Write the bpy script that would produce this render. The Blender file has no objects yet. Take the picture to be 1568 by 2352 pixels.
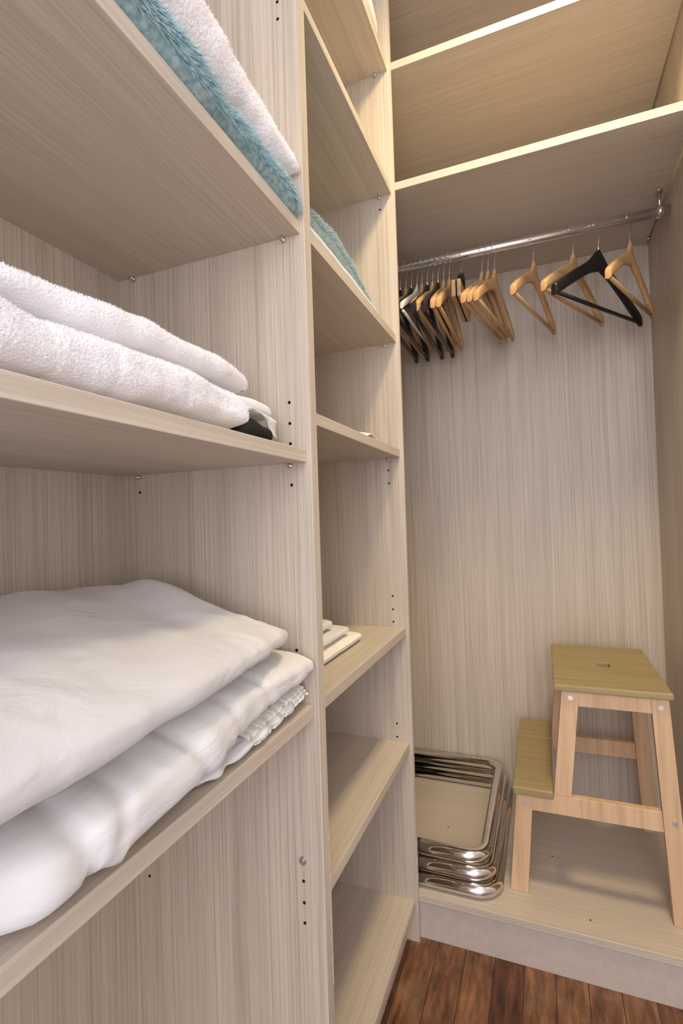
import bpy, bmesh, math, random
import numpy as np
from mathutils import Vector, Matrix, noise

sc = bpy.context.scene
COL = sc.collection
random.seed(7)

# ---------------------------------------------------------------- camera
cam_d = bpy.data.cameras.new('camera')
cam = bpy.data.objects.new('camera', cam_d)
COL.objects.link(cam)
Mt = Matrix(((0.9303569574736175, -0.03590930725818918, -0.3648923859614918),
             (0.3652617973827129, 0.0040951340863326375, 0.9308958315781444),
             (-0.031933541193912965, -0.9993466623394767, 0.016926234600901213)))
rotm = Matrix((Mt.col[0], -Mt.col[1], -Mt.col[2])).transposed()
cam.matrix_world = Matrix.Translation((0.309, 0.0, 1.01406)) @ rotm.to_4x4()
cam_d.sensor_fit = 'AUTO'
cam_d.sensor_width = 36.0
cam_d.lens = 1149.01 * 36.0 / 2352.0
cam_d.shift_x = (784 - 795.03) / 2352.0
cam_d.shift_y = (1171.84 - 1176) / 2352.0
cam_d.clip_start = 0.01
sc.camera = cam

# ---------------------------------------------------------------- light and exposure
w = bpy.data.worlds.new('world')
sc.world = w
w.use_nodes = True
bg = w.node_tree.nodes['Background']
bg.inputs[0].default_value = (0.92, 0.905, 1.0, 1)
bg.inputs[1].default_value = 2.7


def area(name, loc, rot, sx, sy, power, color):
    d = bpy.data.lights.new(name, 'AREA')
    d.shape = 'RECTANGLE'
    d.size, d.size_y = sx, sy
    d.energy = power
    d.color = color
    o = bpy.data.objects.new(name, d)
    o.location = loc
    o.rotation_euler = rot
    COL.objects.link(o)
    return o


sd = bpy.data.lights.new('ceiling_spot_light', 'SPOT')
sd.energy = 72
sd.color = (1.0, 0.79, 0.44)
sd.spot_size = math.radians(104)
sd.spot_blend = 1.0
sd.shadow_soft_size = 0.11
so = bpy.data.objects.new('ceiling_spot_light', sd)
so.location = (0.45, 0.75, 2.52)
so.rotation_euler = Vector((-0.15, 0.62, -1.3)).to_track_quat('-Z', 'Y').to_euler()
COL.objects.link(so)
area('doorway_daylight', (0.42, -1.25, 1.55), (math.radians(90), 0, 0), 0.85, 1.5, 13, (0.92, 0.905, 1.0))

sc.view_settings.view_transform = 'Standard'
sc.view_settings.look = 'None'
sc.view_settings.gamma = 1.0
sc.view_settings.use_curve_mapping = False
sc.view_settings.exposure = 0.24
sc.cycles.use_denoising = True
sc.cycles.max_bounces = 10
sc.cycles.diffuse_bounces = 8

# ---------------------------------------------------------------- materials
def new_mat(name):
    m = bpy.data.materials.new(name)
    m.use_nodes = True
    nt = m.node_tree
    return m, nt, nt.nodes['Principled BSDF']


def nd(nt, t, **kw):
    n = nt.nodes.new(t)
    for k, v in kw.items():
        setattr(n, k, v)
    return n


def ramp(nt, stops):
    r = nd(nt, 'ShaderNodeValToRGB')
    e = r.color_ramp.elements
    while len(e) < len(stops):
        e.new(0.5)
    for i, (p, c) in enumerate(stops):
        e[i].position = p
        e[i].color = (*c, 1)
    return r


def wood_mat(name, axis, light, mid, dark, rough=0.42, fine=330.0, contrast=1.0):
    m, nt, b = new_mat(name)
    tc = nd(nt, 'ShaderNodeTexCoord')

    def stretched(s, ls, det, dist=0.0):
        mp = nd(nt, 'ShaderNodeMapping')
        sc3 = [s, s, s]
        sc3['xyz'.index(axis)] = ls
        mp.inputs['Scale'].default_value = sc3
        nt.links.new(tc.outputs['Object'], mp.inputs['Vector'])
        n = nd(nt, 'ShaderNodeTexNoise')
        n.inputs['Scale'].default_value = 1.0
        n.inputs['Detail'].default_value = det
        n.inputs['Roughness'].default_value = 0.6
        n.inputs['Distortion'].default_value = dist
        nt.links.new(mp.outputs['Vector'], n.inputs['Vector'])
        return n
    n1 = stretched(fine, 2.2, 3.0)
    n2 = stretched(24.0, 0.7, 3.0, 0.3)
    n3 = stretched(fine * 2.1, 9.0, 2.0)
    r1 = ramp(nt, [(0.36, dark), (0.5, mid), (0.66, light)])
    nt.links.new(n1.outputs['Fac'], r1.inputs['Fac'])
    r2 = ramp(nt, [(0.32, tuple(d / max(m_, 1e-4) for d, m_ in zip(dark, mid))), (0.62, (1.04, 1.04, 1.04))])
    nt.links.new(n2.outputs['Fac'], r2.inputs['Fac'])
    mx = nd(nt, 'ShaderNodeMix', data_type='RGBA', blend_type='MULTIPLY')
    mx.inputs['Factor'].default_value = 0.55
    nt.links.new(r1.outputs['Color'], mx.inputs['A'])
    nt.links.new(r2.outputs['Color'], mx.inputs['B'])
    r3 = ramp(nt, [(0.28, (0.80, 0.78, 0.76)), (0.42, (1, 1, 1))])
    nt.links.new(n3.outputs['Fac'], r3.inputs['Fac'])
    mx2 = nd(nt, 'ShaderNodeMix', data_type='RGBA', blend_type='MULTIPLY')
    mx2.inputs['Factor'].default_value = 0.6
    nt.links.new(mx.outputs['Result'], mx2.inputs['A'])
    nt.links.new(r3.outputs['Color'], mx2.inputs['B'])
    nt.links.new(mx2.outputs['Result'], b.inputs['Base Color'])
    b.inputs['Roughness'].default_value = rough
    b.inputs['Specular IOR Level'].default_value = 0.35
    bp = nd(nt, 'ShaderNodeBump')
    bp.inputs['Strength'].default_value = 0.10
    bp.inputs['Distance'].default_value = 0.001
    nt.links.new(n1.outputs['Fac'], bp.inputs['Height'])
    nt.links.new(bp.outputs['Normal'], b.inputs['Normal'])
    return m


L_, M_, D_ = (0.600, 0.528, 0.434), (0.552, 0.480, 0.390), (0.452, 0.385, 0.306)
WZ = wood_mat('ash_melamine_upright', 'z', L_, M_, D_)
DS = (0.495, 0.427, 0.344)
WY = wood_mat('ash_melamine_lengthwise', 'y', L_, M_, DS)
WX = wood_mat('ash_melamine_crosswise', 'x', L_, M_, DS)
STOOL_FRAME = wood_mat('birch', 'z', (0.70, 0.49, 0.30), (0.66, 0.45, 0.27), (0.58, 0.38, 0.215), 0.5, 60)
STOOL_TOP = wood_mat('worn_birch', 'x', (0.375, 0.30, 0.150), (0.35, 0.276, 0.136), (0.31, 0.24, 0.116), 0.6, 90)
HANGER_WOOD = wood_mat('varnished_hanger_wood', 'y', (0.62, 0.40, 0.20), (0.55, 0.34, 0.155), (0.45, 0.26, 0.11), 0.35, 70)


def plain(name, color, rough=0.5, metal=0.0, spec=0.5, bump=None, sheen=0.0, vary=None):
    m, nt, b = new_mat(name)
    b.inputs['Base Color'].default_value = (*color, 1)
    b.inputs['Roughness'].default_value = rough
    b.inputs['Metallic'].default_value = metal
    b.inputs['Specular IOR Level'].default_value = spec
    if sheen:
        b.inputs['Sheen Weight'].default_value = sheen
    tc = nd(nt, 'ShaderNodeTexCoord')
    if vary:
        n = nd(nt, 'ShaderNodeTexNoise')
        n.inputs['Scale'].default_value = vary[0]
        n.inputs['Detail'].default_value = 4
        nt.links.new(tc.outputs['Object'], n.inputs['Vector'])
        r = ramp(nt, [(0.35, vary[1]), (0.65, vary[2])])
        nt.links.new(n.outputs['Fac'], r.inputs['Fac'])
        nt.links.new(r.outputs['Color'], b.inputs['Base Color'])
    if bump:
        n = nd(nt, 'ShaderNodeTexNoise')
        n.inputs['Scale'].default_value = bump[0]
        n.inputs['Detail'].default_value = 3
        nt.links.new(tc.outputs['Object'], n.inputs['Vector'])
        bp = nd(nt, 'ShaderNodeBump')
        bp.inputs['Strength'].default_value = bump[1]
        bp.inputs['Distance'].default_value = 0.003
        nt.links.new(n.outputs['Fac'], bp.inputs['Height'])
        nt.links.new(bp.outputs['Normal'], b.inputs['Normal'])
    return m


CHROME = plain('chrome', (0.74, 0.72, 0.70), 0.10, 1.0, vary=(30, (0.70, 0.68, 0.66), (0.78, 0.76, 0.74)))
STEEL = plain('satin_steel', (0.72, 0.71, 0.70), 0.28, 1.0)
RAILM = plain('polished_rail', (0.92, 0.91, 0.91), 0.30, 1.0)
HOLE = plain('drilled_hole', (0.02, 0.015, 0.012), 0.9, spec=0.1)
BLACK = plain('black_lacquer', (0.012, 0.011, 0.012), 0.32, spec=0.4)
BLACKC = plain('black_cloth', (0.018, 0.016, 0.017), 0.85, bump=(500, 0.3), spec=0.2)
BLACKR = plain('black_rubber', (0.015, 0.015, 0.015), 0.6)
WPLAST = plain('white_plastic', (0.80, 0.80, 0.78), 0.35)
PAPER = plain('white_paper', (0.85, 0.84, 0.80), 0.8)
PAINT = plain('white_paint', (0.88, 0.87, 0.86), 0.7, bump=(90, 0.05))
SCREW = plain('zinc_screw', (0.85, 0.84, 0.84), 0.25, 1.0)
TERRY = plain('white_terry', (0.90, 0.885, 0.905), 0.95, spec=0.1, bump=(420, 0.6), sheen=0.3)
WFLEECE = plain('white_fleece', (0.86, 0.83, 0.83), 0.95, spec=0.1, bump=(300, 0.6), sheen=0.3)
TEAL2 = plain('grey_teal_plush', (0.40, 0.52, 0.52), 0.85, spec=0.2, sheen=0.4,
              vary=(150, (0.34, 0.46, 0.46), (0.50, 0.62, 0.61)))
TEAL = plain('teal_plush', (0.26, 0.44, 0.48), 0.8, spec=0.2, sheen=0.4,
             vary=(150, (0.24, 0.42, 0.46), (0.50, 0.66, 0.68)))


def cotton_mat(name, col):
    m, nt, b = new_mat(name)
    b.inputs['Base Color'].default_value = (*col, 1)
    b.inputs['Roughness'].default_value = 0.85
    b.inputs['Specular IOR Level'].default_value = 0.2
    b.inputs['Sheen Weight'].default_value = 0.15
    tc = nd(nt, 'ShaderNodeTexCoord')
    mp = nd(nt, 'ShaderNodeMapping')
    mp.inputs['Scale'].default_value = (9, 5, 12)
    nt.links.new(tc.outputs['Object'], mp.inputs['Vector'])
    n = nd(nt, 'ShaderNodeTexNoise')
    n.inputs['Scale'].default_value = 1.6
    n.inputs['Detail'].default_value = 5
    n.inputs['Distortion'].default_value = 1.2
    nt.links.new(mp.outputs['Vector'], n.inputs['Vector'])
    bp = nd(nt, 'ShaderNodeBump')
    bp.inputs['Strength'].default_value = 0.38
    bp.inputs['Distance'].default_value = 0.011
    nt.links.new(n.outputs['Fac'], bp.inputs['Height'])
    n2 = nd(nt, 'ShaderNodeTexNoise')
    n2.inputs['Scale'].default_value = 900
    nt.links.new(tc.outputs['Object'], n2.inputs['Vector'])
    bp2 = nd(nt, 'ShaderNodeBump')
    bp2.inputs['Strength'].default_value = 0.08
    bp2.inputs['Distance'].default_value = 0.001
    nt.links.new(n2.outputs['Fac'], bp2.inputs['Height'])
    nt.links.new(bp.outputs['Normal'], bp2.inputs['Normal'])
    nt.links.new(bp2.outputs['Normal'], b.inputs['Normal'])
    return m


COTTON = cotton_mat('white_cotton', (0.64, 0.63, 0.63))
COTTON2 = cotton_mat('bright_white_cotton', (0.71, 0.705, 0.70))
IVORY = cotton_mat('ivory_linen', (0.85, 0.83, 0.76))


def floor_mat():
    m, nt, b = new_mat('red_brown_strip_floor')
    tc = nd(nt, 'ShaderNodeTexCoord')
    mp = nd(nt, 'ShaderNodeMapping')
    mp.inputs['Rotation'].default_value = (0, 0, math.radians(90))
    mp.inputs['Location'].default_value = (0.0, 0.0205, 0)
    nt.links.new(tc.outputs['Object'], mp.inputs['Vector'])
    br = nd(nt, 'ShaderNodeTexBrick')
    br.inputs['Scale'].default_value = 1.0
    br.inputs['Brick Width'].default_value = 0.9
    br.inputs['Row Height'].default_value = 0.064
    br.inputs['Mortar Size'].default_value = 0.0009
    br.inputs['Mortar Smooth'].default_value = 0.2
    br.inputs['Color1'].default_value = (0, 0, 0, 1)
    br.inputs['Color2'].default_value = (1, 1, 1, 1)
    br.inputs['Mortar'].default_value = (0.5, 0.5, 0.5, 1)
    br.offset = 0.37
    nt.links.new(mp.outputs['Vector'], br.inputs['Vector'])
    rr = ramp(nt, [(0.0, (0.075, 0.027, 0.014)), (0.35, (0.14, 0.055, 0.026)), (0.7, (0.20, 0.094, 0.043)), (1.0, (0.105, 0.040, 0.020))])
    nt.links.new(br.outputs['Color'], rr.inputs['Fac'])
    mp2 = nd(nt, 'ShaderNodeMapping')
    mp2.inputs['Scale'].default_value = (55, 9, 1)
    nt.links.new(tc.outputs['Object'], mp2.inputs['Vector'])
    n = nd(nt, 'ShaderNodeTexNoise')
    n.inputs['Scale'].default_value = 1.0
    n.inputs['Detail'].default_value = 6
    n.inputs['Roughness'].default_value = 0.65
    nt.links.new(mp2.outputs['Vector'], n.inputs['Vector'])
    rg = ramp(nt, [(0.32, (0.30, 0.26, 0.25)), (0.5, (1, 1, 1)), (0.68, (2.0, 1.95, 1.85))])
    nt.links.new(n.outputs['Fac'], rg.inputs['Fac'])
    mx = nd(nt, 'ShaderNodeMix', data_type='RGBA', blend_type='MULTIPLY')
    mx.inputs['Factor'].default_value = 1.0
    nt.links.new(rr.outputs['Color'], mx.inputs['A'])
    nt.links.new(rg.outputs['Color'], mx.inputs['B'])
    # worn pale patches
    n3 = nd(nt, 'ShaderNodeTexNoise')
    n3.inputs['Scale'].default_value = 9
    n3.inputs['Detail'].default_value = 3
    nt.links.new(tc.outputs['Object'], n3.inputs['Vector'])
    rw = ramp(nt, [(0.52, (0, 0, 0)), (0.72, (0.7, 0.7, 0.7))])
    nt.links.new(n3.outputs['Fac'], rw.inputs['Fac'])
    mw = nd(nt, 'ShaderNodeMix', data_type='RGBA', blend_type='MIX')
    nt.links.new(rw.outputs['Color'], mw.inputs['Factor'])
    nt.links.new(mx.outputs['Result'], mw.inputs['A'])
    mw.inputs['B'].default_value = (0.24, 0.145, 0.085, 1)
    md = nd(nt, 'ShaderNodeMix', data_type='RGBA', blend_type='MIX')
    nt.links.new(br.outputs['Fac'], md.inputs['Factor'])
    nt.links.new(mw.outputs['Result'], md.inputs['A'])
    md.inputs['B'].default_value = (0.02, 0.009, 0.006, 1)
    nt.links.new(md.outputs['Result'], b.inputs['Base Color'])
    b.inputs['Roughness'].default_value = 0.38
    return m


FLOOR = floor_mat()
KICK = plain('ash_foil_plinth', M_, 0.5, vary=(60, (0.50, 0.43, 0.36), (0.54, 0.465, 0.39)))

# ---------------------------------------------------------------- helpers
def tag(o, label=None, cat=None, group=None, kind=None):
    if label: o['label'] = label
    if cat: o['category'] = cat
    if group: o['group'] = group
    if kind: o['kind'] = kind
    return o


def link_mesh(name, me, mat, parent=None, smooth=False):
    o = bpy.data.objects.new(name, me)
    COL.objects.link(o)
    if mat: me.materials.append(mat)
    if smooth:
        me.polygons.foreach_set('use_smooth', [True] * len(me.polygons))
    if parent is not None:
        o.parent = parent
        o.matrix_parent_inverse = parent.matrix_world.inverted() if False else Matrix.Translation(-Vector(parent_origin(parent)))
    return o


def parent_origin(p):
    v = Vector(p.location)
    q = p.parent
    if q is not None:
        return v  # parts sit at the identity under their thing
    return v


def thing(name, label, cat, loc=(0, 0, 0), group=None):
    o = bpy.data.objects.new(name, None)
    o.empty_display_size = 0.05
    o.location = loc
    COL.objects.link(o)
    return tag(o, label, cat, group)


def obj_bm(name, bm, mat, parent=None, smooth=False):
    me = bpy.data.meshes.new(name)
    bm.normal_update()
    bm.to_mesh(me)
    bm.free()
    return link_mesh(name, me, mat, parent, smooth)


def add_box(bm, x0, x1, y0, y1, z0, z1, bev=0.0, seg=2):
    vs = [bm.verts.new(p) for p in ((x0, y0, z0), (x1, y0, z0), (x1, y1, z0), (x0, y1, z0),
                                    (x0, y0, z1), (x1, y0, z1), (x1, y1, z1), (x0, y1, z1))]
    fs = [bm.faces.new([vs[i] for i in f]) for f in ((3, 2, 1, 0), (4, 5, 6, 7), (0, 1, 5, 4), (1, 2, 6, 5), (2, 3, 7, 6), (3, 0, 4, 7))]
    if bev:
        es = list({e for f in fs for e in f.edges})
        bmesh.ops.bevel(bm, geom=es, offset=bev, segments=seg, profile=0.5, affect='EDGES')


def box(name, x0, x1, y0, y1, z0, z1, mat, parent=None, bev=0.0008):
    bm = bmesh.new()
    add_box(bm, x0, x1, y0, y1, z0, z1, bev)
    return obj_bm(name, bm, mat, parent)


def prism_xz(name, quad, y0, y1, mat, parent=None, bev=0.0015):
    """a board whose outline in the XZ plane is quad, from y0 to y1"""
    bm = bmesh.new()
    n = len(quad)
    a = [bm.verts.new((x, y0, z)) for x, z in quad]
    b = [bm.verts.new((x, y1, z)) for x, z in quad]
    bm.faces.new(a)
    bm.faces.new(b[::-1])
    for i in range(n):
        bm.faces.new([a[i], b[i], b[(i + 1) % n], a[(i + 1) % n]])
    bmesh.ops.recalc_face_normals(bm, faces=bm.faces[:])
    if bev:
        bmesh.ops.bevel(bm, geom=bm.edges[:], offset=bev, segments=2, profile=0.5, affect='EDGES')
    return obj_bm(name, bm, mat, parent)


def add_tube(bm, pts, r, seg=12, cap=True, closed=False):
    pts = [Vector(p) for p in pts]
    n = len(pts)
    rs = r if isinstance(r, (list, tuple)) else [r] * n
    rings = []
    up = None
    for i, p in enumerate(pts):
        if closed:
            t = (pts[(i + 1) % n] - pts[i - 1]).normalized()
        else:
            t = (pts[min(i + 1, n - 1)] - pts[max(i - 1, 0)]).normalized()
        if up is None:
            up = Vector((0, 0, 1)) if abs(t.z) < 0.9 else Vector((1, 0, 0))
        s = t.cross(up).normalized()
        up = s.cross(t).normalized()
        rings.append([bm.verts.new(p + (s * math.cos(a) + up * math.sin(a)) * rs[i])
                      for a in (2 * math.pi * k / seg for k in range(seg))])
    for i in range(n if closed else n - 1):
        A, B = rings[i], rings[(i + 1) % n]
        for k in range(seg):
            f = bm.faces.new([A[k], A[(k + 1) % seg], B[(k + 1) % seg], B[k]])
            f.smooth = True
    if cap and not closed:
        bm.faces.new(rings[0][::-1])
        bm.faces.new(rings[-1])


def tube(name, pts, r, mat, parent=None, seg=12):
    bm = bmesh.new()
    add_tube(bm, pts, r, seg)
    bmesh.ops.recalc_face_normals(bm, faces=bm.faces[:])
    return obj_bm(name, bm, mat, parent)


def add_disc(bm, c, axis, r, h, seg=14):
    """short cylinder centred at c along axis ('x','y','z'), from c to c + h"""
    i = 'xyz'.index(axis)
    d = Vector((0, 0, 0)); d[i] = h
    add_tube(bm, [Vector(c), Vector(c) + d], r, seg)


def disc(name, c, axis, r, h, mat, parent=None, seg=14):
    bm = bmesh.new()
    add_disc(bm, c, axis, r, h, seg)
    bmesh.ops.recalc_face_normals(bm, faces=bm.faces[:])
    return obj_bm(name, bm, mat, parent)


# ---------------------------------------------------------------- setting
def struct(name, *a, mat):
    return tag(box(name, *a, mat, None, 0.0), kind='structure')


struct('floor', -0.45, 1.0, -1.4, 1.85, -0.05, 0.0, mat=FLOOR)
struct('ceiling', -0.45, 1.0, -1.4, 1.85, 2.62, 2.70, mat=PAINT)
struct('wall_left', -0.45, -0.382, -1.4, 1.85, 0.0, 2.62, mat=PAINT)
struct('wall_back', -0.382, 1.0, 1.772, 1.85, 0.0, 2.62, mat=PAINT)
struct('wall_right', 0.92, 1.0, -1.4, 1.772, 0.0, 2.62, mat=PAINT)
struct('trim_1', 0.6535, 0.92, 1.19, 1.23, 0.0, 2.62, mat=PAINT)

# ---------------------------------------------------------------- left shelving unit
P2A, P2B = 0.6560, 0.6785          # middle divider
P3A, P3B = 1.1760, 1.1870          # end panel
P1A, P1B = -0.4440, -0.4255        # near end panel (out of the frame)
XB = -0.354                         # face of the back board
XF = -0.0076                        # front of the shelves
TOPZ = 2.48
unit = thing('shelving_unit', 'pale ash melamine shelving unit along the left, two bays of open shelves', 'shelving unit', (0, 0.66, 0))
box('back_panel', XB - 0.018, XB, P1A, P3B, 0.0, TOPZ, WZ, unit)
near_p = box('side_panel', XB, 0, P1A, P1B, 0.0, TOPZ, WZ, unit)
mid_p = box('divider_panel', XB, 0, P2A, P2B, 0.0, TOPZ, WZ, unit)
end_p = box('side_panel', XB, 0, P3A, P3B, 0.0, TOPZ, WZ, unit)
box('top_panel', XB, 0, P1B, P3A, TOPZ, TOPZ + 0.018, WY, unit)
T = 0.0187


def unit_shelf(y0, y1, ztop, th=T, mat=None):
    return box('shelf', XB, XF, y0, y1, ztop - th, ztop, mat or WY, unit)


def pin(parent, x, y, z, side):
    """chrome shelf pin: a short stud standing out of the panel under the shelf"""
    bm = bmesh.new()
    add_tube(bm, [(x, y, z), (x, y + side * 0.010, z)], 0.0026, 10)
    add_tube(bm, [(x, y + side * 0.002, z), (x, y + side * 0.0042, z)], 0.0042, 12)
    bmesh.ops.recalc_face_normals(bm, faces=bm.faces[:])
    return obj_bm('shelf_pin', bm, STEEL, parent)


for zt in (2.129, 1.4519, 1.1165, 0.7476):
    s = unit_shelf(P1B, P2A, zt, 0.0187)
    if zt < 2:
        for px in (-0.034, -0.320):
            pin(s, px, P2A, zt - 0.0187 - 0.0032, -1)
for zt in (2.129, 1.8232, 1.4575, 1.1772, 0.7470, 0.4720, 0.0975):
    th = 0.0187
    s = unit_shelf(P2B, P3A, zt, th)
    if zt > 0.2:
        for px in (-0.038, -0.320):
            pin(s, px, P3A, zt - th - 0.0032, -1)
bs = unit_shelf(P1B, P2A, 0.0975)
# plinths below the bottom shelves
box('plinth', -0.046, -0.030, P1B, P2A, 0.0, 0.0788, WY, unit)
box('plinth', -0.046, -0.030, P2B, P3A, 0.0, 0.0788, WY, unit)


def hole(parent, x, y, z, r=0.0024):
    o = disc('pin_hole', (x, y + 0.0004, z), 'y', r, -0.0008, HOLE, parent, 12)
    return o


for z in (1.188, 1.157, 1.127, 1.066, 0.824, 0.490, 0.459, 0.430, 1.764, 1.790):
    hole(mid_p, -0.033, P2A, z)
for z in (1.069, 0.432):
    hole(mid_p, -0.319, P2A, z)
for z in (1.773, 1.129, 1.097, 0.822, 0.790, 0.760, 0.514, 0.482):
    hole(end_p, -0.038, P3A, z)
# a stud left in the uppermost hole of the lower row
bm = bmesh.new()
add_tube(bm, [(-0.0325, P2A + 0.001, 0.520), (-0.0325, P2A - 0.003, 0.520)], 0.0058, 16)
add_tube(bm, [(-0.0325, P2A - 0.003, 0.520), (-0.0325, P2A - 0.0042, 0.520)], 0.0028, 12)
bmesh.ops.recalc_face_normals(bm, faces=bm.faces[:])
tag(obj_bm('shelf_pin', bm, STEEL, mid_p))
# chipped edge banding on the middle divider
bm = bmesh.new()
rnd = random.Random(3)
z = 0.555
while z > 0.335:
    h = rnd.uniform(0.004, 0.012)
    wd = rnd.uniform(0.002, 0.006)
    if True:
        ys = P2B - wd
        p = [(0.0003, P2B + 0.0002, z), (0.0003, ys + rnd.uniform(0, .001), z - h * 0.2), (0.0003, ys, z - h * 0.7), (0.0003, P2B + 0.0002, z - h)]
        q = [(-0.0012, yy, zz) for _, yy, zz in p]
        a = [bm.verts.new(v) for v in p]; b_ = [bm.verts.new(v) for v in q]
        bm.faces.new(a); bm.faces.new(b_[::-1])
        for i in range(4):
            bm.faces.new([a[i], b_[i], b_[(i + 1) % 4], a[(i + 1) % 4]])
    z -= h
bmesh.ops.recalc_face_normals(bm, faces=bm.faces[:])
chip = obj_bm('edge_chip', bm, plain('raw_chipboard', (0.62, 0.56, 0.44), 0.9, vary=(400, (0.40, 0.34, 0.25), (0.70, 0.65, 0.55))), mid_p)
chip['label'] = 'chipped pale edge banding'

# ---------------------------------------------------------------- hanging wardrobe at the end
YH, YB, WR = 1.1875, 1.7445, 0.6347
ward = thing('hanging_wardrobe', 'pale ash hanging wardrobe across the end wall with two top shelves', 'wardrobe', (0.15, 1.45, 0))
box('back_panel', -0.38, WR + 0.018, YB, YB + 0.018, 0.0, TOPZ, WZ, ward)
box('side_panel', WR, WR + 0.018, YH, YB, 0.0, TOPZ, WZ, ward)
box('top_panel', -0.36, WR, YH, YB, TOPZ, TOPZ + 0.018, WX, ward)
hb = None
for zt in (2.1385, 1.8378):
    s = box('shelf', -0.37, WR - 0.004, YH, YB, zt - 0.0194, zt, WX, ward)
    hb = s
bm = bmesh.new()
add_tube(bm, [(WR, 1.70, 1.8137), (WR - 0.011, 1.70, 1.8137)], 0.0035, 10)
obj_bm('shelf_pin', bm, STEEL, hb)
base = box('base_board', -0.37, WR, YH, YB, 0.0896, 0.1064, WX, ward)
box('plinth', -0.028, WR, YH + 0.006, YH + 0.022, 0.0, 0.0896, KICK, ward)
for (x, y) in ((0.02, 1.47), (0.375, 1.235), (0.30, 1.43)):
    disc('speck', (x, y, 0.1062), 'z', 0.0022, 0.0004, HOLE, base, 8)
RY, RZ, RR = 1.465, 1.765, 0.0125
rail = tube('hanging_rail', [(-0.352, RY, RZ), (0.634, RY, RZ)], RR, RAILM, ward, 28)
bm = bmesh.new()
add_tube(bm, [(0.612, RY, 1.8184), (0.612, RY, RZ + 0.010)], 0.0035, 12)
add_tube(bm, [(0.612, RY, 1.8184), (0.612, RY, 1.8155)], 0.009, 16)
add_tube(bm, [(0.604, RY, RZ), (0.620, RY, RZ)], 0.0150, 28)
bmesh.ops.recalc_face_normals(bm, faces=bm.faces[:])
obj_bm('rail_bracket', bm, CHROME, rail)

# ---------------------------------------------------------------- step stool
SY0, SY1, PT = 1.273, 1.640, 0.1064
stool = thing('step_stool', 'birch step stool with a low left step standing on the wardrobe base', 'step stool', (0.38, 1.455, PT))
FT = 0.019
for y0, y1, f in ((SY0, SY0 + FT, -1), (SY1 - FT, SY1, 1)):
    # in reading order: short leg, upright leg, long leg, step rail, top rail
    lg = prism_xz('leg', [(0.2045, PT), (0.2445, PT), (0.2635, 0.342), (0.2255, 0.342)], y0, y1, STOOL_FRAME, stool)
    screws = [(lg, 0.246, 0.325)]
    lg = prism_xz('leg', [(0.3095, 0.3505), (0.3475, 0.3505), (0.3725, 0.598), (0.335, 0.598)], y0, y1, STOOL_FRAME, stool)
    screws.append((lg, 0.353, 0.582))
    lg = prism_xz('leg', [(0.5425, PT), (0.5795, PT), (0.551, 0.598), (0.5155, 0.598)], y0, y1, STOOL_FRAME, stool)
    screws += [(lg, 0.534, 0.578), (lg, 0.552, 0.330)]
    prism_xz('step_rail', [(0.261, 0.3055), (0.5315, 0.3055), (0.529, 0.3500), (0.2645, 0.3415)][:0] or
             [(0.2606, 0.3060), (0.5310, 0.3060), (0.5284, 0.3505), (0.309, 0.3505), (0.309, 0.3420), (0.2635, 0.3420)], y0 + 0.001, y1 - 0.001, STOOL_FRAME, stool, 0.001)
    prism_xz('top_rail', [(0.3690, 0.563), (0.5175, 0.563), (0.5155, 0.598), (0.3725, 0.598)], y0 + 0.001, y1 - 0.001, STOOL_FRAME, stool, 0.001)
    for l_, sx, sz in screws:
        yf = y0 if f < 0 else y1
        bm = bmesh.new()
        add_tube(bm, [(sx, yf - f * 0.001, sz), (sx, yf + f * 0.0016, sz)], 0.0055, 16)
        add_tube(bm, [(sx, yf + f * 0.0016, sz), (sx, yf + f * 0.0022, sz)], 0.0022, 6)
        bmesh.ops.recalc_face_normals(bm, faces=bm.faces[:])
        obj_bm('screw', bm, SCREW, l_)
# cross bars between the two side frames
box('cross_bar', 0.337, 0.367, SY0 + FT, SY1 - FT, 0.556, 0.596, STOOL_FRAME, stool, 0.0015)
box('cross_bar', 0.517, 0.535, SY0 + FT, SY1 - FT, 0.556, 0.596, STOOL_FRAME, stool, 0.0015)


def plate_with_slot(name, x0, x1, y0, y1, z0, z1, hole_rect, mat, parent):
    bm = bmesh.new()
    hx0, hx1, hy0, hy1 = hole_rect
    xs, ys = [x0, hx0, hx1, x1], [y0, hy0, hy1, y1]
    for z, flip in ((z0, True), (z1, False)):
        g = [[bm.verts.new((x, y, z)) for y in ys] for x in xs]
        for i in range(3):
            for j in range(3):
                if i == 1 and j == 1:
                    continue
                f = [g[i][j], g[i + 1][j], g[i + 1][j + 1], g[i][j + 1]]
                bm.faces.new(f[::-1] if flip else f)
        if z == z0:
            lo = g
        else:
            hi = g
    ring = [(0, 0), (1, 0), (2, 0), (3, 0), (3, 1), (3, 2), (3, 3), (2, 3), (1, 3), (0, 3), (0, 2), (0, 1)]
    inner = [(1, 1), (1, 2), (2, 2), (2, 1)]
    for loop in (ring, inner):
        for k in range(len(loop)):
            a, b_ = loop[k], loop[(k + 1) % len(loop)]
            bm.faces.new([lo[a[0]][a[1]], lo[b_[0]][b_[1]], hi[b_[0]][b_[1]], hi[a[0]][a[1]]])
    bmesh.ops.recalc_face_normals(bm, faces=bm.faces[:])
    es = [e for e in bm.edges if e.calc_face_angle(0) > 0.5]
    bmesh.ops.bevel(bm, geom=es, offset=0.003, segments=3, profile=0.5, affect='EDGES')
    return obj_bm(name, bm, mat, parent)


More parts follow.
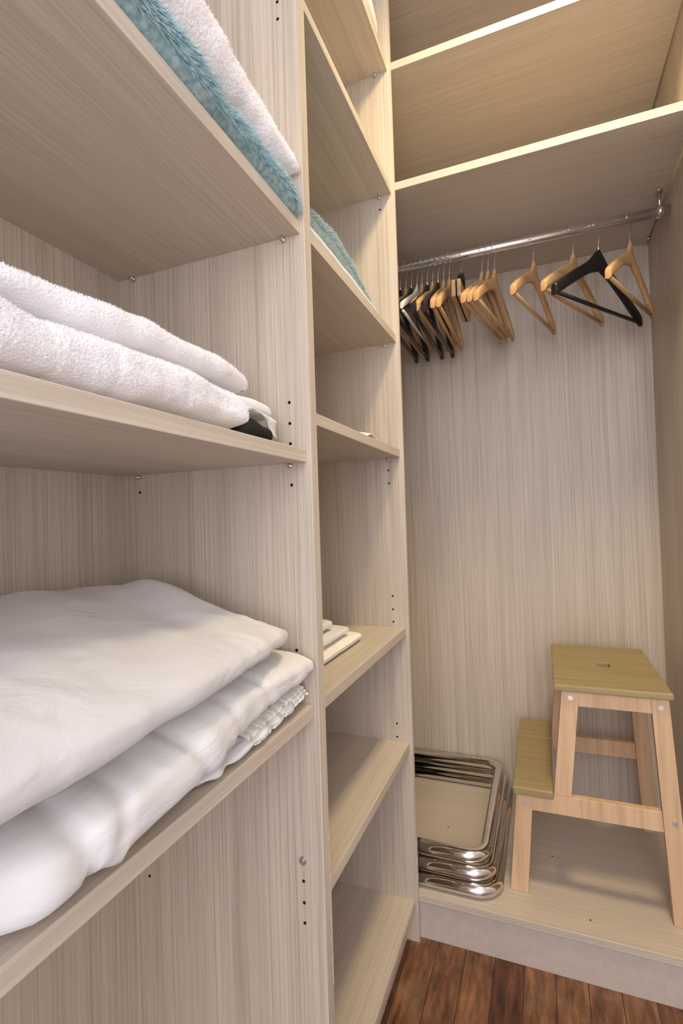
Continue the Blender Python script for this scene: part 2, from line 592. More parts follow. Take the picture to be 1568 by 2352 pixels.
tp = plate_with_slot('top_plate', 0.318, 0.5585, 1.263, 1.652, 0.5982, 0.6130, (0.427, 0.456, 1.440, 1.480), STOOL_TOP, stool)
tp['label'] = 'worn darker top with a hand slot'
sp = box('step_plate', 0.2185, 0.3085, 1.264, 1.690, 0.3424, 0.3610, STOOL_TOP, stool, 0.003)
sp['label'] = 'worn darker lower step'

# ---------------------------------------------------------------- hangers on the rail
def hook_pts(zn, R=0.0198):
    zc = RZ + RR + 0.0022 - R
    pts = [(0, zn - 0.01), (0, zn + 0.006), (0.003, zn + 0.016)]
    for a in range(-50, 205, 15):
        pts.append((R * math.cos(math.radians(a)), zc + R * math.sin(math.radians(a))))
    return pts


ZN = 1.703     # top of a hanger's neck


def make_hanger(name, mat, label, group, half=0.182, drop=0.102, slim=False, barmat=None, neck=True):
    r = thing(name, label, 'hanger', (0, 0, 0), group)
    # body: one board swept along the shoulder line (local s along Y)
    bm = bmesh.new()
    n = 45
    rings = []
    for i in range(n):
        s = -half + 2 * half * i / (n - 1)
        t = abs(s) / half
        hump = math.exp(-(abs(s) / 0.0165) ** 3) * 0.027 if neck else math.exp(-(s / 0.032) ** 2) * 0.016
        top = ZN - 0.024 - drop * (0.55 * t + 0.45 * t ** 1.6) + hump
        if not neck:
            top = ZN - 0.018 - drop * (0.9 * t + 0.1 * t ** 2) + hump
        hgt = (0.022 if slim else 0.031 if neck else 0.034) - 0.003 * t + (0.010 * math.exp(-(s / 0.03) ** 2)) + hump * 0.9
        wid = (0.0056 + 0.0022 * t ** 2) if not slim else 0.0045
        if i in (0, n - 1):
            hgt *= 0.86; wid *= 0.8; top -= 0.002
        cz = top - hgt / 2
        pr = []
        for k in range(12):
            a = 2 * math.pi * (k + 0.5) / 12
            cx = math.copysign(abs(math.cos(a)) ** 0.55, math.cos(a)) * wid
            cc = math.copysign(abs(math.sin(a)) ** 0.55, math.sin(a)) * hgt / 2
            pr.append(bm.verts.new((cx, s, cz + cc)))
        rings.append(pr)
    for i in range(n - 1):
        for k in range(12):
            f = bm.faces.new([rings[i][k], rings[i][(k + 1) % 12], rings[i + 1][(k + 1) % 12], rings[i + 1][k]])
            f.smooth = True
    bm.faces.new(rings[0]); bm.faces.new(rings[-1][::-1])
    bmesh.ops.recalc_face_normals(bm, faces=bm.faces[:])
    obj_bm('shoulder_bar', bm, mat, r)
    zb = ZN - (0.024 if neck else 0.018) - drop - 0.018
    tube('trouser_bar', [(0, -half + 0.012, zb), (0, 0, zb - 0.001), (0, half - 0.012, zb)], 0.0052 if not slim else 0.004, barmat or mat, r, 10)
    bm = bmesh.new()
    add_tube(bm, [(0, s, z) for s, z in hook_pts(ZN)], 0.0017, 8)
    bmesh.ops.recalc_face_normals(bm, faces=bm.faces[:])
    h = obj_bm('hook', bm, RAILM, r)
    h['label'] = 'bent steel wire hook'
    return r


def copy_tree(o, parent=None):
    c = o.copy()
    COL.objects.link(c)
    if parent is not None:
        c.parent = parent
    for ch in list(o.children):
        copy_tree(ch, c)
    return c


GW, GB = 'wooden hangers on the rail', 'black hangers on the rail'
wood_h = make_hanger('coat_hanger', HANGER_WOOD, 'x', GW)
black_h = make_hanger('coat_hanger', BLACK, 'x', GB, neck=False, half=0.205, drop=0.122)
white_h = make_hanger('coat_hanger', WPLAST, 'x', None, slim=True, neck=False)
if 'group' in white_h: del white_h['group']
del white_h['category']; white_h['category'] = 'hanger'
used = set()


def place(src, x, deg, label):
    o = src if src.name not in used else copy_tree(src)
    used.add(src.name)
    o.location = (x, RY, 0)
    o.rotation_euler = (0, 0, -math.radians(deg))
    o['label'] = label
    return o


place(wood_h, 0.310, 16, 'wooden coat hanger hanging alone mid-rail, between the cluster and the black one')
place(wood_h, 0.409, 26, 'wooden coat hanger partly hidden behind the large black hanger')
place(black_h, 0.470, 35, 'large black hanger turned broadside, right part of the rail')
place(wood_h, 0.543, 24, 'wooden coat hanger nearest the right wall, its end touching it')
place(wood_h, 0.172, 10, 'wooden hanger, left of the three bunched mid-rail')
place(wood_h, 0.189, 10.5, 'wooden hanger, middle of the three bunched mid-rail')
place(wood_h, 0.207, 11, 'wooden hanger, right of the three bunched mid-rail')
place(wood_h, 0.0800, 0.5, 'rightmost wooden hanger of the crowded left bunch')
place(wood_h, 0.0635, 0, 'wooden hanger second from the right in the crowded left bunch')
place(black_h, 0.0470, 1, 'rightmost black hanger of the crowded left bunch')
place(wood_h, 0.0310, 3, 'wooden hanger just left of the rightmost black one in the bunch')
place(black_h, 0.0150, 0, 'second black hanger from the right in the crowded left bunch')
place(wood_h, -0.0010, -4, 'wooden hanger beside the white one in the crowded bunch')
place(white_h, -0.0160, 1, 'thin white plastic hanger among the black ones at the left')
place(black_h, -0.0330, 0, 'black hanger just left of the white plastic one in the bunch')
place(wood_h, -0.0500, -1, 'leftmost wooden hanger half hidden by the end panel')
place(black_h, -0.0670, -1, 'leftmost black hanger mostly hidden by the end panel')

# clamp hanger: black swivel hook over two wooden clamp boards
cl = thing('trouser_hanger', 'wooden clamp trouser hanger with a black swivel head under its hook', 'hanger', (0.114, RY, 0))
cl.rotation_euler = (0, 0, 0)


def lbox(name, x0, x1, y0, y1, z0, z1, mat, parent, bev=0.001):
    bm = bmesh.new()
    add_box(bm, x0, x1, y0, y1, z0, z1, bev)
    me = bpy.data.meshes.new(name)
    bm.to_mesh(me); bm.free()
    o = bpy.data.objects.new(name, me)
    me.materials.append(mat)
    COL.objects.link(o)
    o.parent = parent
    return o


def ltube(name, pts, r, mat, parent, seg=10):
    bm = bmesh.new()
    add_tube(bm, pts, r, seg)
    bmesh.ops.recalc_face_normals(bm, faces=bm.faces[:])
    me = bpy.data.meshes.new(name)
    bm.to_mesh(me); bm.free()
    o = bpy.data.objects.new(name, me)
    me.materials.append(mat)
    COL.objects.link(o)
    o.parent = parent
    return o


lbox('clamp_board', -0.0125, -0.0020, -0.105, 0.095, 1.604, 1.650, HANGER_WOOD, cl)
lbox('clamp_board', 0.0020, 0.0125, -0.105, 0.095, 1.604, 1.650, HANGER_WOOD, cl)
lbox('felt_lining', -0.0020, 0.0020, -0.102, 0.093, 1.604, 1.648, BLACKC, cl)
ltube('clamp_wire', [(-0.006, -0.055, 1.648), (-0.006, -0.05, 1.672), (0, -0.028, 1.686), (0, -0.004, 1.690)], 0.0016, STEEL, cl)
ltube('clamp_wire', [(0.006, 0.055, 1.648), (0.006, 0.05, 1.672), (0, 0.028, 1.686), (0, 0.004, 1.690)], 0.0016, STEEL, cl)
sw = ltube('swivel_head', [(0, -0.030, 1.680), (0, -0.018, 1.692), (0, 0, 1.704), (0, 0.020, 1.692), (0, 0.034, 1.672)], [0.005, 0.009, 0.010, 0.009, 0.005], BLACK, cl, 12)
sw['label'] = 'black swivel head'
hk = ltube('hook', [(0, s, z) for s, z in hook_pts(ZN)], 0.0015, STEEL, cl, 8)

# ---------------------------------------------------------------- chrome folding chair frames
TR = 0.0160


def loop_path(xr, yf, yb, z, xl, rc=0.045):
    pts = [(xl, yf, z)]
    for a in range(-90, 1, 10):
        pts.append((xr - rc + rc * math.cos(math.radians(a)), yf + rc + rc * math.sin(math.radians(a)), z))
    for a in range(0, 91, 10):
        pts.append((xr - rc + rc * math.cos(math.radians(a)), yb - rc + rc * math.sin(math.radians(a)), z))
    pts.append((xl, yb, z))
    return pts


chair_names = ['lowest chrome tube folding chair of the stack lying on the wardrobe base',
               'middle chrome tube folding chair of the flat stack, between two others',
               'topmost chrome tube folding chair of the stack on the wardrobe base']
chair_spec = [(0.174, 1.222, 1.726), (0.163, 1.232, 1.724), (0.150, 1.243, 1.720)]
for k, (xr, yf, yb) in enumerate(chair_spec):
    z = PT + TR + 0.0004 + k * (2 * TR + 0.0004)
    ch = thing('folding_chair', chair_names[k], 'chair', (0.0, 1.46, PT), 'folded chrome chairs stacked flat')
    tube('tube_frame', loop_path(xr, yf, yb, z, -0.34), TR, CHROME, ch, 20)
    for yy, sx in ((yf, -0.006), (yb, -0.150)):
        bm = bmesh.new()
        add_tube(bm, [(sx - 0.016, yy, z), (sx, yy, z)], TR + 0.0001, 20)
        o = obj_bm('joint_sleeve', bm, BLACKR, ch)
    box('seat', -0.335, -0.13, yf + 0.03, yb - 0.03, z - 0.009, z + 0.009, BLACKC, ch, 0.005)

# ---------------------------------------------------------------- soft goods
def fbm(p, f, seed=0.0):
    return noise.noise(Vector((p[0] * f + seed, p[1] * f + seed * 1.7, p[2] * f - seed)))


def soft_slab(y0, y1, prof, n=2.6, N=110, M=150, cap=0.12, capz=0.75, disp=None, end_pow=2.6):
    """rounded folded pile along Y. prof(y) -> xf, xb, zb, ztf, ztb"""
    V = []
    # stations bunch up at both ends
    st = []
    for i in range(M):
        t = i / (M - 1)
        st.append(t)
    ln = y1 - y0
    for t in st:
        u = 2 * t - 1
        # smooth ends
        y = y0 + ln * (0.5 + 0.5 * math.copysign(1 - (1 - abs(u)) ** 1.5, u))
        d = max(0.0, min(y - y0, y1 - y))
        e = 1.0 if d >= cap else (1 - (1 - d / cap) ** end_pow) ** (1 / end_pow)
        e = max(e, 0.02)
        xf, xb, zb, ztf, ztb = prof(y)
        mid, half = (xf + xb) / 2, (xf - xb) / 2
        for k in range(N):
            a = 2 * math.pi * k / N
            c, s = math.cos(a), math.sin(a)
            ux = math.copysign(abs(c) ** (2 / n), c)
            uz = math.copysign(abs(s) ** (2 / n), s)
            x = mid + half * ux
            zt = ztf + (ztb - ztf) * (xf - x) / max(xf - xb, 1e-5)
            ee = capz + (1 - capz) * e if e > 0.02 else capz
            h = (zt - zb)
            z = zb + h * 0.34 * (1 - e) * 0.9 + (uz + 1) * 0.5 * h * (e if capz <= 0 else e)
            x2 = xf - (xf - x) - (0.012 * (1 - e) if ux > 0 else 0)
            V.append((x2, y, z))
    V = np.array(V)
    F = []
    for i in range(M - 1):
        for k in range(N):
            a = i * N + k
            b_ = i * N + (k + 1) % N
            F.append((a, a + N, b_ + N, b_))
    F.append(tuple(range(N)))
    F.append(tuple((M - 1) * N + k for k in range(N))[::-1])
    if disp:
        me = bpy.data.meshes.new('t')
        me.from_pydata(V.tolist(), [], F)
        me.update()
        nr = np.empty(len(V) * 3)
        me.vertices.foreach_get('normal', nr)
        nr = nr.reshape(-1, 3)
        ds = np.array([disp(p, nn) for p, nn in zip(V, nr)])
        V = V + nr * ds[:, None]
        bpy.data.meshes.remove(me)
    return V, F


def fuzz_arrays(V, F, count, length, width, lean=(0, 0, 0), seed=1, keep=None, jitter=0.35):
    """pile: thin tapering blades standing on the cloth, as arrays of triangle corners"""
    rs = np.random.RandomState(seed)
    Q = np.array([f for f in F if len(f) == 4])
    a, b_, c, d = V[Q[:, 0]], V[Q[:, 1]], V[Q[:, 2]], V[Q[:, 3]]
    nrm = np.cross(c - a, d - b_)
    ar = np.linalg.norm(nrm, axis=1)
    nrm = nrm / np.maximum(ar, 1e-12)[:, None]
    wgt = ar.copy()
    if keep is not None:
        wgt = wgt * keep((a + c) / 2, nrm)
    idx = rs.choice(len(Q), count, p=wgt / wgt.sum())
    u, v = rs.rand(count, 1), rs.rand(count, 1)
    P = a[idx] * (1 - u) * (1 - v) + b_[idx] * u * (1 - v) + c[idx] * u * v + d[idx] * (1 - u) * v
    Nn = nrm[idx]
    dirv = Nn + np.array(lean) + rs.normal(0, jitter, (count, 3))
    dirv /= np.linalg.norm(dirv, axis=1)[:, None]
    # never point into the cloth
    dn = (dirv * Nn).sum(1)
    dirv = dirv + Nn * np.maximum(0.15 - dn, 0)[:, None]
    t = np.cross(dirv, rs.normal(0, 1, (count, 3)))
    t /= np.maximum(np.linalg.norm(t, axis=1), 1e-9)[:, None]
    L = length * (0.6 + 0.8 * rs.rand(count, 1))
    wv = width * (0.7 + 0.6 * rs.rand(count, 1))
    p0 = P - Nn * 0.0006 - t * wv / 2
    p1 = P - Nn * 0.0006 + t * wv / 2
    bend = np.array(lean) * 0.5
    tip = P + dirv * L + bend * L * 0.5
    return np.stack([p0, p1, tip], 1)


def cloth_obj(name, V, F, mat, parent=None, fuzz=None):
    vs = V.tolist()
    fs = list(F)
    nb = len(vs)
    if fuzz is not None:
        k = len(fuzz)
        vs += fuzz.reshape(-1, 3).tolist()
        fs += [(nb + 3 * i, nb + 3 * i + 1, nb + 3 * i + 2) for i in range(k)]
    me = bpy.data.meshes.new(name)
    me.from_pydata(vs, [], fs)
    me.update()
    o = link_mesh(name, me, mat, parent, True)
    return o


def interp(pts):
    xs = [p[0] for p in pts]
    A = np.array([p[1:] for p in pts], float)

    def f(y):
        if y <= xs[0]: return A[0]
        if y >= xs[-1]: return A[-1]
        i = max(j for j in range(len(xs)) if xs[j] <= y)
        t = (y - xs[i]) / (xs[i + 1] - xs[i])
        t = t * t * (3 - 2 * t)
        return A[i] * (1 - t) + A[i + 1] * t
    return f


def g(x, c, w_):
    return math.exp(-((x - c) / w_) ** 2)


S3 = 0.7476 + 0.0004   # bay one, big linen shelf
# --- duvet cover, upper
duv = interp([(-0.30, 0.020, -0.345, 0.818, 0.895, 0.950), (0.10, 0.024, -0.345, 0.820, 0.898, 0.955),
              (0.25, 0.022, -0.345, 0.826, 0.895, 0.950), (0.34, 0.020, -0.345, 0.832, 0.892, 0.946), (0.42, 0.014, -0.345, 0.836, 0.890, 0.942),
              (0.50, 0.006, -0.345, 0.839, 0.886, 0.936), (0.56, -0.006, -0.345, 0.842, 0.884, 0.922), (0.60, -0.018, -0.345, 0.842, 0.876, 0.912), (0.645, -0.045, -0.345, 0.842, 0.868, 0.898)])


def ridge(p, sx, sy, sz, seed):
    v = noise.noise(Vector((p[0] * sx + seed, p[1] * sy - seed, p[2] * sz + 2 * seed)))
    return max(0.0, 1 - 3.2 * abs(v))


def duv_disp(p, n):
    x, y, z = p
    d = 0.008 * fbm(p, 6.0, 3.1) + 0.003 * fbm(p, 17.0, 1.2)
    q = (x + 0.35 * y, y - 0.5 * x, z)
    m1, m2 = max(0, 0.3 + 1.4 * fbm(p, 4, 11)), max(0, 0.3 + 1.4 * fbm(p, 5, 17))
    d += m1 * 0.0030 * ridge(q, 6, 11, 4, 1.3) ** 2 + m2 * 0.0020 * ridge(q, 12, 24, 8, 4.4) ** 2
    d += m1 * 0.0025 * ridge((x, y, z), 12, 4, 16, 7.7) ** 2
    if n[2] > 0.2:
        d += 0.024 * g(x, -0.22, 0.085) * g(y, 0.555, 0.050) + 0.004 * g(x, -0.25, 0.09) * g(y, 0.40, 0.07)
        q2 = min(1.0, max(0.0, -x * 6 - 0.1))
        d += q2 * (0.006 * g(y + 0.3 * x, 0.49, 0.04) - 0.008 * g(y + 0.45 * x, 0.435, 0.024) + 0.006 * g(y + 0.5 * x, 0.30, 0.05))
    return d


V, F = soft_slab(-0.32, 0.628, duv, n=2.8, cap=0.06, disp=duv_disp, N=150, M=190)
V[:, 1] = np.minimum(V[:, 1], 0.653)
V[:, 0] = np.maximum(V[:, 0], XB + 0.001)
tag(cloth_obj('duvet_cover', V, F, COTTON), 'thick folded white duvet on top of the linen pile on the left shelf', 'duvet')

# --- folded sheet under the duvet
s2 = interp([(-0.30, -0.030, -0.34, S3, 0.812, 0.814), (0.18, -0.022, -0.34, S3, 0.814, 0.816),
             (0.24, 0.006, -0.34, S3, 0.819, 0.821), (0.31, 0.012, -0.34, S3 + 0.001, 0.827, 0.829),
             (0.38, 0.010, -0.34, S3 + 0.006, 0.833, 0.835), (0.43, 0.004, -0.34, 0.764, 0.843, 0.845),
             (0.52, 0.002, -0.34, 0.776, 0.838, 0.838), (0.60, 0.000, -0.34, 0.784, 0.832, 0.838), (0.66, -0.002, -0.34, 0.790, 0.826, 0.840)])


def s2_disp(p, n):
    x, y, z = p
    d = 0.005 * fbm(p, 9.0, 5.0) + 0.003 * fbm(p, 22.0, 2.0)
    d += 0.0022 * ridge((x, y + 0.4 * z, z), 5, 16, 6, 3.3) ** 2 + max(0, 0.2 + fbm(p, 6, 3)) * 0.0025 * ridge((x, y - 0.6 * z, z), 6, 30, 9, 6.1) ** 2
    if n[0] > 0.1:
        k = (z - S3) / 0.09
        d -= 0.0055 * g(y + 0.25 * z, 0.455, 0.006) * (1 - 0.4 * k)
        d += 0.003 * g(y + 0.25 * z, 0.475, 0.014)
        d -= 0.004 * g(y - 0.35 * z, 0.010, 0.006) + 0.0045 * g(y + 0.5 * z, 0.78, 0.006)
        d += 0.003 * g(y + 0.5 * z, 0.805, 0.014) - 0.003 * g(y + 0.3 * z, 0.690, 0.007) - 0.0035 * g(y + 0.5 * z, 0.925, 0.007)
        d += 0.003 * g(y, 0.225, 0.02) * (1 - k)
    return d


V, F = soft_slab(-0.32, 0.652, s2, n=3.4, cap=0.018, disp=s2_disp, N=150, M=200, end_pow=3.5)
V[:, 1] = np.minimum(V[:, 1], 0.6545)
V[:, 2] = np.maximum(V[:, 2], S3)
V[:, 0] = np.maximum(V[:, 0], XB + 0.001)
tag(cloth_obj('folded_sheet', V, F, COTTON2), 'folded white sheet between the duvet and the left shelf', 'bed sheet')

# --- crumpled fitted sheet at the bottom, with gathered elastic edge
s1 = interp([(0.385, -0.045, -0.20, S3, S3 + 0.012, S3 + 0.012), (0.42, -0.010, -0.22, S3, S3 + 0.018, S3 + 0.016), (0.50, -0.006, -0.24, S3, S3 + 0.024, S3 + 0.02),
             (0.58, -0.010, -0.25, S3, S3 + 0.028, S3 + 0.024), (0.66, -0.022, -0.26, S3, S3 + 0.034, S3 + 0.03)])


def s1_disp(p, n):
    x, y, z = p
    return 0.003 * fbm(p, 30, 4.0) + (0.002 * math.sin(y * 150 + 3 * fbm(p, 20, 2)) if n[0] > 0.2 else 0)


V, F = soft_slab(0.388, 0.648, s1, n=2.6, cap=0.035, disp=s1_disp, N=110, M=140)
V[:, 2] = np.maximum(V[:, 2], S3)
fs_ = cloth_obj('fitted_sheet', V, F, COTTON2)
tag(fs_, 'crumpled white fitted sheet with ruffled elastic edge, lowest in the left linen pile', 'bed sheet')
# the ruffles: wavy strips along the front
rv, rf = [], []
NS, NW = 220, 7
for layer in range(3):
    b0 = len(rv)
    for i in range(NS):
        t = i / (NS - 1)
        y = 0.500 + 0.150 * t - layer * 0.004
        for j in range(NW):
            q = j / (NW - 1)
            ph = y * 520 + layer * 2.1 + 2.5 * math.sin(y * 61) + 1.7 * math.sin(y * 143 + layer)
            amp = 0.0013 * (0.35 + q) * (0.6 + 0.8 * abs(math.sin(y * 37 + layer)))
            x = -0.022 + 0.014 * q - 0.006 * t + 0.5 * amp * math.cos(ph) - layer * 0.002
            zz = S3 + 0.012 + 0.0050 * layer + 0.010 * t + amp * math.sin(ph) * 0.8 - 0.004 * q
            rv.append((x, y + amp * 0.6 * math.cos(ph * 0.5), max(zz, S3 + 0.001)))
    for i in range(NS - 1):
        for j in range(NW - 1):
            a = b0 + i * NW + j
            rf.append((a, a + 1, a + NW + 1, a + NW))
me = bpy.data.meshes.new('elastic_ruffle')
me.from_pydata(rv, [], rf)
me.update()
ro = link_mesh('elastic_ruffle', me, IVORY, fs_, True)
md = ro.modifiers.new('thickness', 'SOLIDIFY')
md.thickness = 0.0012
ro['label'] = 'ruffled elastic hem'

# --- white terry towels on the shelf above
S2 = 1.1165 + 0.0004
lt = interp([(-0.30, -0.012, -0.30, S2, 1.186, 1.192), (0.20, -0.012, -0.30, S2, 1.183, 1.188), (0.26, -0.014, -0.30, S2, 1.176, 1.184),
             (0.34, -0.012, -0.30, S2, 1.180, 1.186), (0.42, -0.012, -0.30, S2, 1.186, 1.190), (0.48, -0.014, -0.30, S2, 1.186, 1.190), (0.53, -0.016, -0.30, S2, 1.180, 1.188)])
BANDS = (0.205, 0.262, 0.318, 0.372, 0.41)


def lt_disp(p, n):
    x, y, z = p
    d = 0.006 * fbm(p, 9, 2.0) + 0.0022 * fbm(p, 40, 7)
    for bnd in BANDS:
        d -= 0.0016 * g(y + 0.12 * (z - S2), bnd, 0.0035)
    d -= 0.006 * g(y, 0.475, 0.03) * g(z, 1.155, 0.02)
    return d


V, F = soft_slab(-0.30, 0.530, lt, n=3.0, cap=0.034, disp=lt_disp, N=120, M=180)
V[:, 2] = np.maximum(V[:, 2], S2)


def lt_keep(P, N_):
    k = (P[:, 0] > -0.12) & (N_[:, 2] > -0.75)
    w_ = k * 1.0
    for bnd in BANDS:
        w_ = w_ * (1 - 0.85 * np.exp(-((P[:, 1] + 0.12 * (P[:, 2] - S2) - bnd) / 0.003) ** 2))
    return w_


fz = fuzz_arrays(V, F, 90000, 0.0019, 0.0008, (0, 0.0, 0.1), 2, lt_keep, 0.55)
lo_t = cloth_obj('bath_towel', V, F, TERRY, None, fz)
tag(lo_t, 'folded white terry towel with woven bands, directly on the middle left shelf', 'towel')
ut = interp([(-0.30, -0.036, -0.32, 1.178, 1.214, 1.230), (0.20, -0.036, -0.32, 1.178, 1.212, 1.228), (0.30, -0.038, -0.32, 1.174, 1.214, 1.230),
             (0.40, -0.038, -0.32, 1.178, 1.224, 1.236), (0.50, -0.042, -0.32, 1.180, 1.226, 1.238), (0.59, -0.050, -0.32, 1.180, 1.222, 1.232)])


def ut_disp(p, n):
    return 0.007 * fbm(p, 8, 6.0) + 0.002 * fbm(p, 40, 3)


V, F = soft_slab(-0.30, 0.588, ut, n=2.7, cap=0.035, disp=ut_disp, N=120, M=180)
fz = fuzz_arrays(V, F, 80000, 0.0019, 0.0008, (0, 0, 0.1), 3, lambda P, N_: (P[:, 0] > -0.22) * (N_[:, 2] > -0.75), 0.55)
tag(cloth_obj('bath_towel', V, F, TERRY, None, fz), 'plain white terry towel lying on the banded one', 'towel')

# --- white cloth and black cloth at the end of the towel pile
wc = interp([(0.50, -0.050, -0.17, 1.150, 1.180, 1.182), (0.58, -0.036, -0.17, 1.150, 1.182, 1.182), (0.62, -0.036, -0.17, 1.152, 1.178, 1.180)])
V, F = soft_slab(0.50, 0.616, wc, n=3.0, cap=0.02, disp=lambda p, n: 0.002 * fbm(p, 30, 1), N=80, M=70)
pc = cloth_obj('folded_pillowcase', V, F, COTTON2)
tag(pc, 'folded white pillowcase poking out at the right end of the terry towels', 'pillowcase')
# hanging corner of the case
bm = bmesh.new()
nU, nV = 10, 8
gv = []
for i in range(nU):
    for j in range(nV):
        u, v = i / (nU - 1), j / (nV - 1)
        y = 0.535 + 0.080 * u
        zt_ = 1.1565 + 0.003 * math.sin(u * 5)
        dep = 0.004 + 0.022 * max(0, (u - 0.72) / 0.28) ** 0.5
        gv.append(bm.verts.new((-0.031 - 0.004 * u + 0.002 * math.sin(9 * u + 4 * v), y, zt_ - dep * v)))
for i in range(nU - 1):
    for j in range(nV - 1):
        bm.faces.new([gv[i * nV + j], gv[(i + 1) * nV + j], gv[(i + 1) * nV + j + 1], gv[i * nV + j + 1]])
co = obj_bm('hanging_corner', bm, COTTON2, pc, True)
md = co.modifiers.new('thickness', 'SOLIDIFY'); md.thickness = 0.002
bc = interp([(0.515, -0.034, -0.14, S2, S2 + 0.016, S2 + 0.02), (0.56, -0.026, -0.14, S2, S2 + 0.034, S2 + 0.032), (0.59, -0.028, -0.14, S2, S2 + 0.030, S2 + 0.03), (0.61, -0.034, -0.14, S2, S2 + 0.018, S2 + 0.02)])
V, F = soft_slab(0.518, 0.608, bc, n=2.4, cap=0.02, disp=lambda p, n: 0.004 * fbm(p, 28, 3), N=70, M=60)
V[:, 2] = np.maximum(V[:, 2], S2)
tag(cloth_obj('black_cloth', V, F, BLACKC), 'small bunched black cloth on the shelf at the towel pile end', 'cloth')

# --- teal plush throw and white fleece on the upper left shelf
S1 = 1.4519 + 0.0004
tl = interp([(-0.20, 0.000, -0.30, S1, 1.520, 1.54), (0.30, 0.000, -0.30, S1, 1.512, 1.54), (0.40, 0.000, -0.30, S1, 1.506, 1.53),
             (0.45, -0.001, -0.30, S1, 1.498, 1.52), (0.50, 0.000, -0.30, S1, 1.504, 1.52), (0.60, 0.001, -0.30, S1, 1.498, 1.515), (0.65, 0.002, -0.30, S1, 1.486, 1.505)])


def tl_disp(p, n):
    return 0.006 * fbm(p, 10, 1.5) + 0.002 * fbm(p, 40, 3) - 0.004 * g(p[1] + 0.4 * (p[2] - S1), 0.475, 0.02)


V, F = soft_slab(-0.20, 0.648, tl, n=2.6, cap=0.05, disp=tl_disp, N=110, M=160)
V[:, 2] = np.maximum(V[:, 2], S1)
V[:, 0] = np.minimum(V[:, 0], 0.006)
fz = fuzz_arrays(V, F, 80000, 0.0085, 0.0011, (0.15, 0.55, -0.75), 4, lambda P, N_: (P[:, 0] > -0.10) * (N_[:, 2] > -0.7), 0.35)
fz[..., 1] = np.minimum(fz[..., 1], P2A - 0.0006)
fz[..., 2] = np.maximum(fz[..., 2], S1 - 0.0000)
tag(cloth_obj('plush_throw', V, F, TEAL, None, fz), 'long-pile teal plush throw folded on the upper left shelf', 'throw')
wf = interp([(-0.20, -0.004, -0.28, 1.512, 1.62, 1.64), (0.30, -0.006, -0.28, 1.512, 1.615, 1.63), (0.45, -0.008, -0.28, 1.506, 1.608, 1.625),
             (0.55, -0.008, -0.28, 1.506, 1.592, 1.62), (0.60, -0.004, -0.28, 1.506, 1.572, 1.60), (0.66, 0.004, -0.28, 1.506, 1.545, 1.57)])


def wf_disp(p, n):
    return 0.005 * fbm(p, 14, 8.5) + 0.0025 * fbm(p, 45, 2)


V, F = soft_slab(-0.20, 0.649, wf, n=2.6, cap=0.03, disp=wf_disp, N=110, M=160)
V[:, 1] = np.minimum(V[:, 1], 0.654)
fz = fuzz_arrays(V, F, 60000, 0.0022, 0.0009, (0, 0, -0.1), 5, lambda P, N_: (P[:, 0] > -0.12) * 1.0, 0.6)
fz[..., 1] = np.minimum(fz[..., 1], P2A - 0.0006)
tag(cloth_obj('fleece_blanket', V, F, WFLEECE, None, fz), 'fluffy white blanket folded on top of the teal throw, upper left shelf', 'blanket')

# --- second bay: teal plush over a white sheet
B3 = 1.4575 + 0.0004
ws = interp([(0.69, -0.012, -0.30, B3, 1.482, 1.485), (0.90, -0.012, -0.30, B3, 1.481, 1.485), (1.02, -0.013, -0.30, B3, 1.476, 1.48), (1.11, -0.016, -0.30, B3, 1.470, 1.472)])
V, F = soft_slab(0.682, 1.115, ws, n=3.5, cap=0.03, disp=lambda p, n: 0.0015 * fbm(p, 20, 3), N=70, M=110)
V[:, 2] = np.maximum(V[:, 2], B3)
tag(cloth_obj('folded_sheet', V, F, COTTON2), 'thin folded white sheet under the teal plush in the narrow bay', 'bed sheet')
t2 = interp([(0.69, -0.020, -0.28, 1.484, 1.512, 1.53), (0.74, -0.016, -0.28, 1.484, 1.528, 1.545), (0.82, -0.016, -0.28, 1.483, 1.535, 1.545), (0.90, -0.018, -0.28, 1.482, 1.530, 1.54),
             (0.97, -0.020, -0.28, 1.479, 1.512, 1.53), (1.00, -0.022, -0.28, 1.478, 1.500, 1.51), (1.07, -0.026, -0.28, 1.475, 1.490, 1.50)])
V, F = soft_slab(0.684, 1.065, t2, n=2.4, cap=0.03, disp=lambda p, n: 0.004 * fbm(p, 12, 4.0), N=90, M=120)
V[:, 2] = np.maximum(V[:, 2], 1.476)
fz = fuzz_arrays(V, F, 36000, 0.0060, 0.0012, (0.15, 0.4, -0.4), 6, lambda P, N_: (P[:, 0] > -0.12) * (N_[:, 2] > -0.5), 0.4)
fz[..., 1] = np.maximum(fz[..., 1], P2B + 0.0005)
tag(cloth_obj('plush_throw', V, F, TEAL2, None, fz), 'short grey-teal plush throw folded over a white sheet in the narrow bay', 'throw')

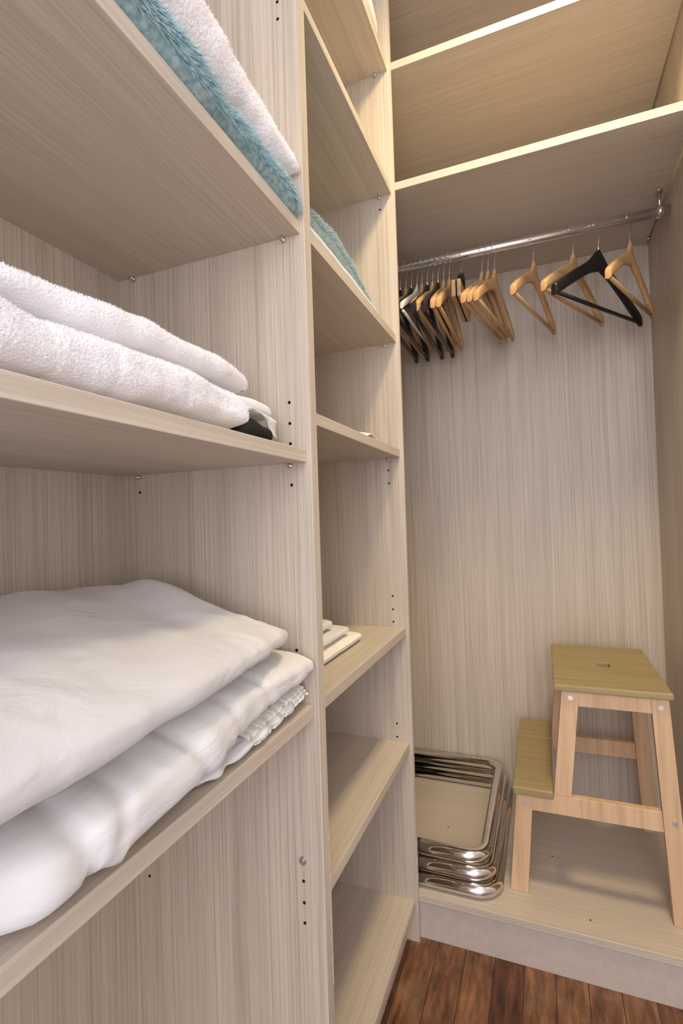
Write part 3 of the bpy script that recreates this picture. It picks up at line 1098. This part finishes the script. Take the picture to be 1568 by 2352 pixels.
# --- small white slip of paper
bm = bmesh.new()
pts = []
for i in range(8):
    for j in range(5):
        u, v = i / 7, j / 4
        pts.append(bm.verts.new((-0.014 - 0.05 * v, 0.945 + 0.085 * u + 0.01 * v, 1.1785 + 0.012 * math.sin(u * 3.0) ** 2 * (1 - 0.5 * u) + 0.016 * v * (0.6 + 0.4 * u))))
for i in range(7):
    for j in range(4):
        bm.faces.new([pts[i * 5 + j], pts[(i + 1) * 5 + j], pts[(i + 1) * 5 + j + 1], pts[i * 5 + j + 1]])
pa = obj_bm('paper_slip', bm, PAPER, None, True)
md = pa.modifiers.new('thickness', 'SOLIDIFY'); md.thickness = 0.001; md.offset = 1
tag(pa, 'small white paper slip alone on a narrow-bay shelf below the teal plush', 'paper')

# --- three folded napkin linens on the lower shelf of the narrow bay
B5 = 0.7470 + 0.0004
lin = [(0.682, 1.035, -0.066, B5, 0.0235, 'lowest of three folded white linens on the narrow-bay shelf', IVORY),
       (0.682, 0.995, -0.074, B5 + 0.0237, 0.0200, 'middle of three folded white linens on the narrow-bay shelf', COTTON2),
       (0.682, 0.945, -0.084, B5 + 0.0440, 0.0230, 'topmost of three folded white linens on the narrow-bay shelf', COTTON2)]
for k, (ya, yb_, xf, zb_, h, lab, mt) in enumerate(lin):
    pf = interp([(ya, xf, -0.33, zb_, zb_ + h, zb_ + h + 0.002), (yb_, xf - 0.006 * k, -0.33, zb_, zb_ + h * 0.9, zb_ + h)])

    def dsp(p, n, k=k, zb_=zb_, h=h):
        d = 0.0010 * fbm(p, 40, k)
        if n[0] > 0.3 and k == 0:
            d -= 0.0025 * g(p[2], zb_ + h * 0.35, 0.0012) + 0.0025 * g(p[2], zb_ + h * 0.68, 0.0012)
        return d
    V, F = soft_slab(ya, yb_, pf, n=4.0, cap=0.016, disp=dsp, N=110, M=90)
    V[:, 2] = np.maximum(V[:, 2], zb_)
    tag(cloth_obj('folded_linen', V, F, mt), lab, 'linen', 'folded linens in the narrow bay')

# --- white pillow corner on the top shelf of the narrow bay
pw = interp([(0.70, -0.03, -0.30, 2.1294, 2.22, 2.24), (1.05, -0.010, -0.30, 2.1294, 2.225, 2.25), (1.15, -0.012, -0.30, 2.14, 2.215, 2.23)])
V, F = soft_slab(0.70, 1.140, pw, n=2.2, cap=0.06, disp=lambda p, n: 0.004 * fbm(p, 14, 2), N=70, M=90)
tag(cloth_obj('pillow', V, F, IVORY), 'off-white pillow on the topmost narrow-bay shelf, cut by the frame', 'pillow')
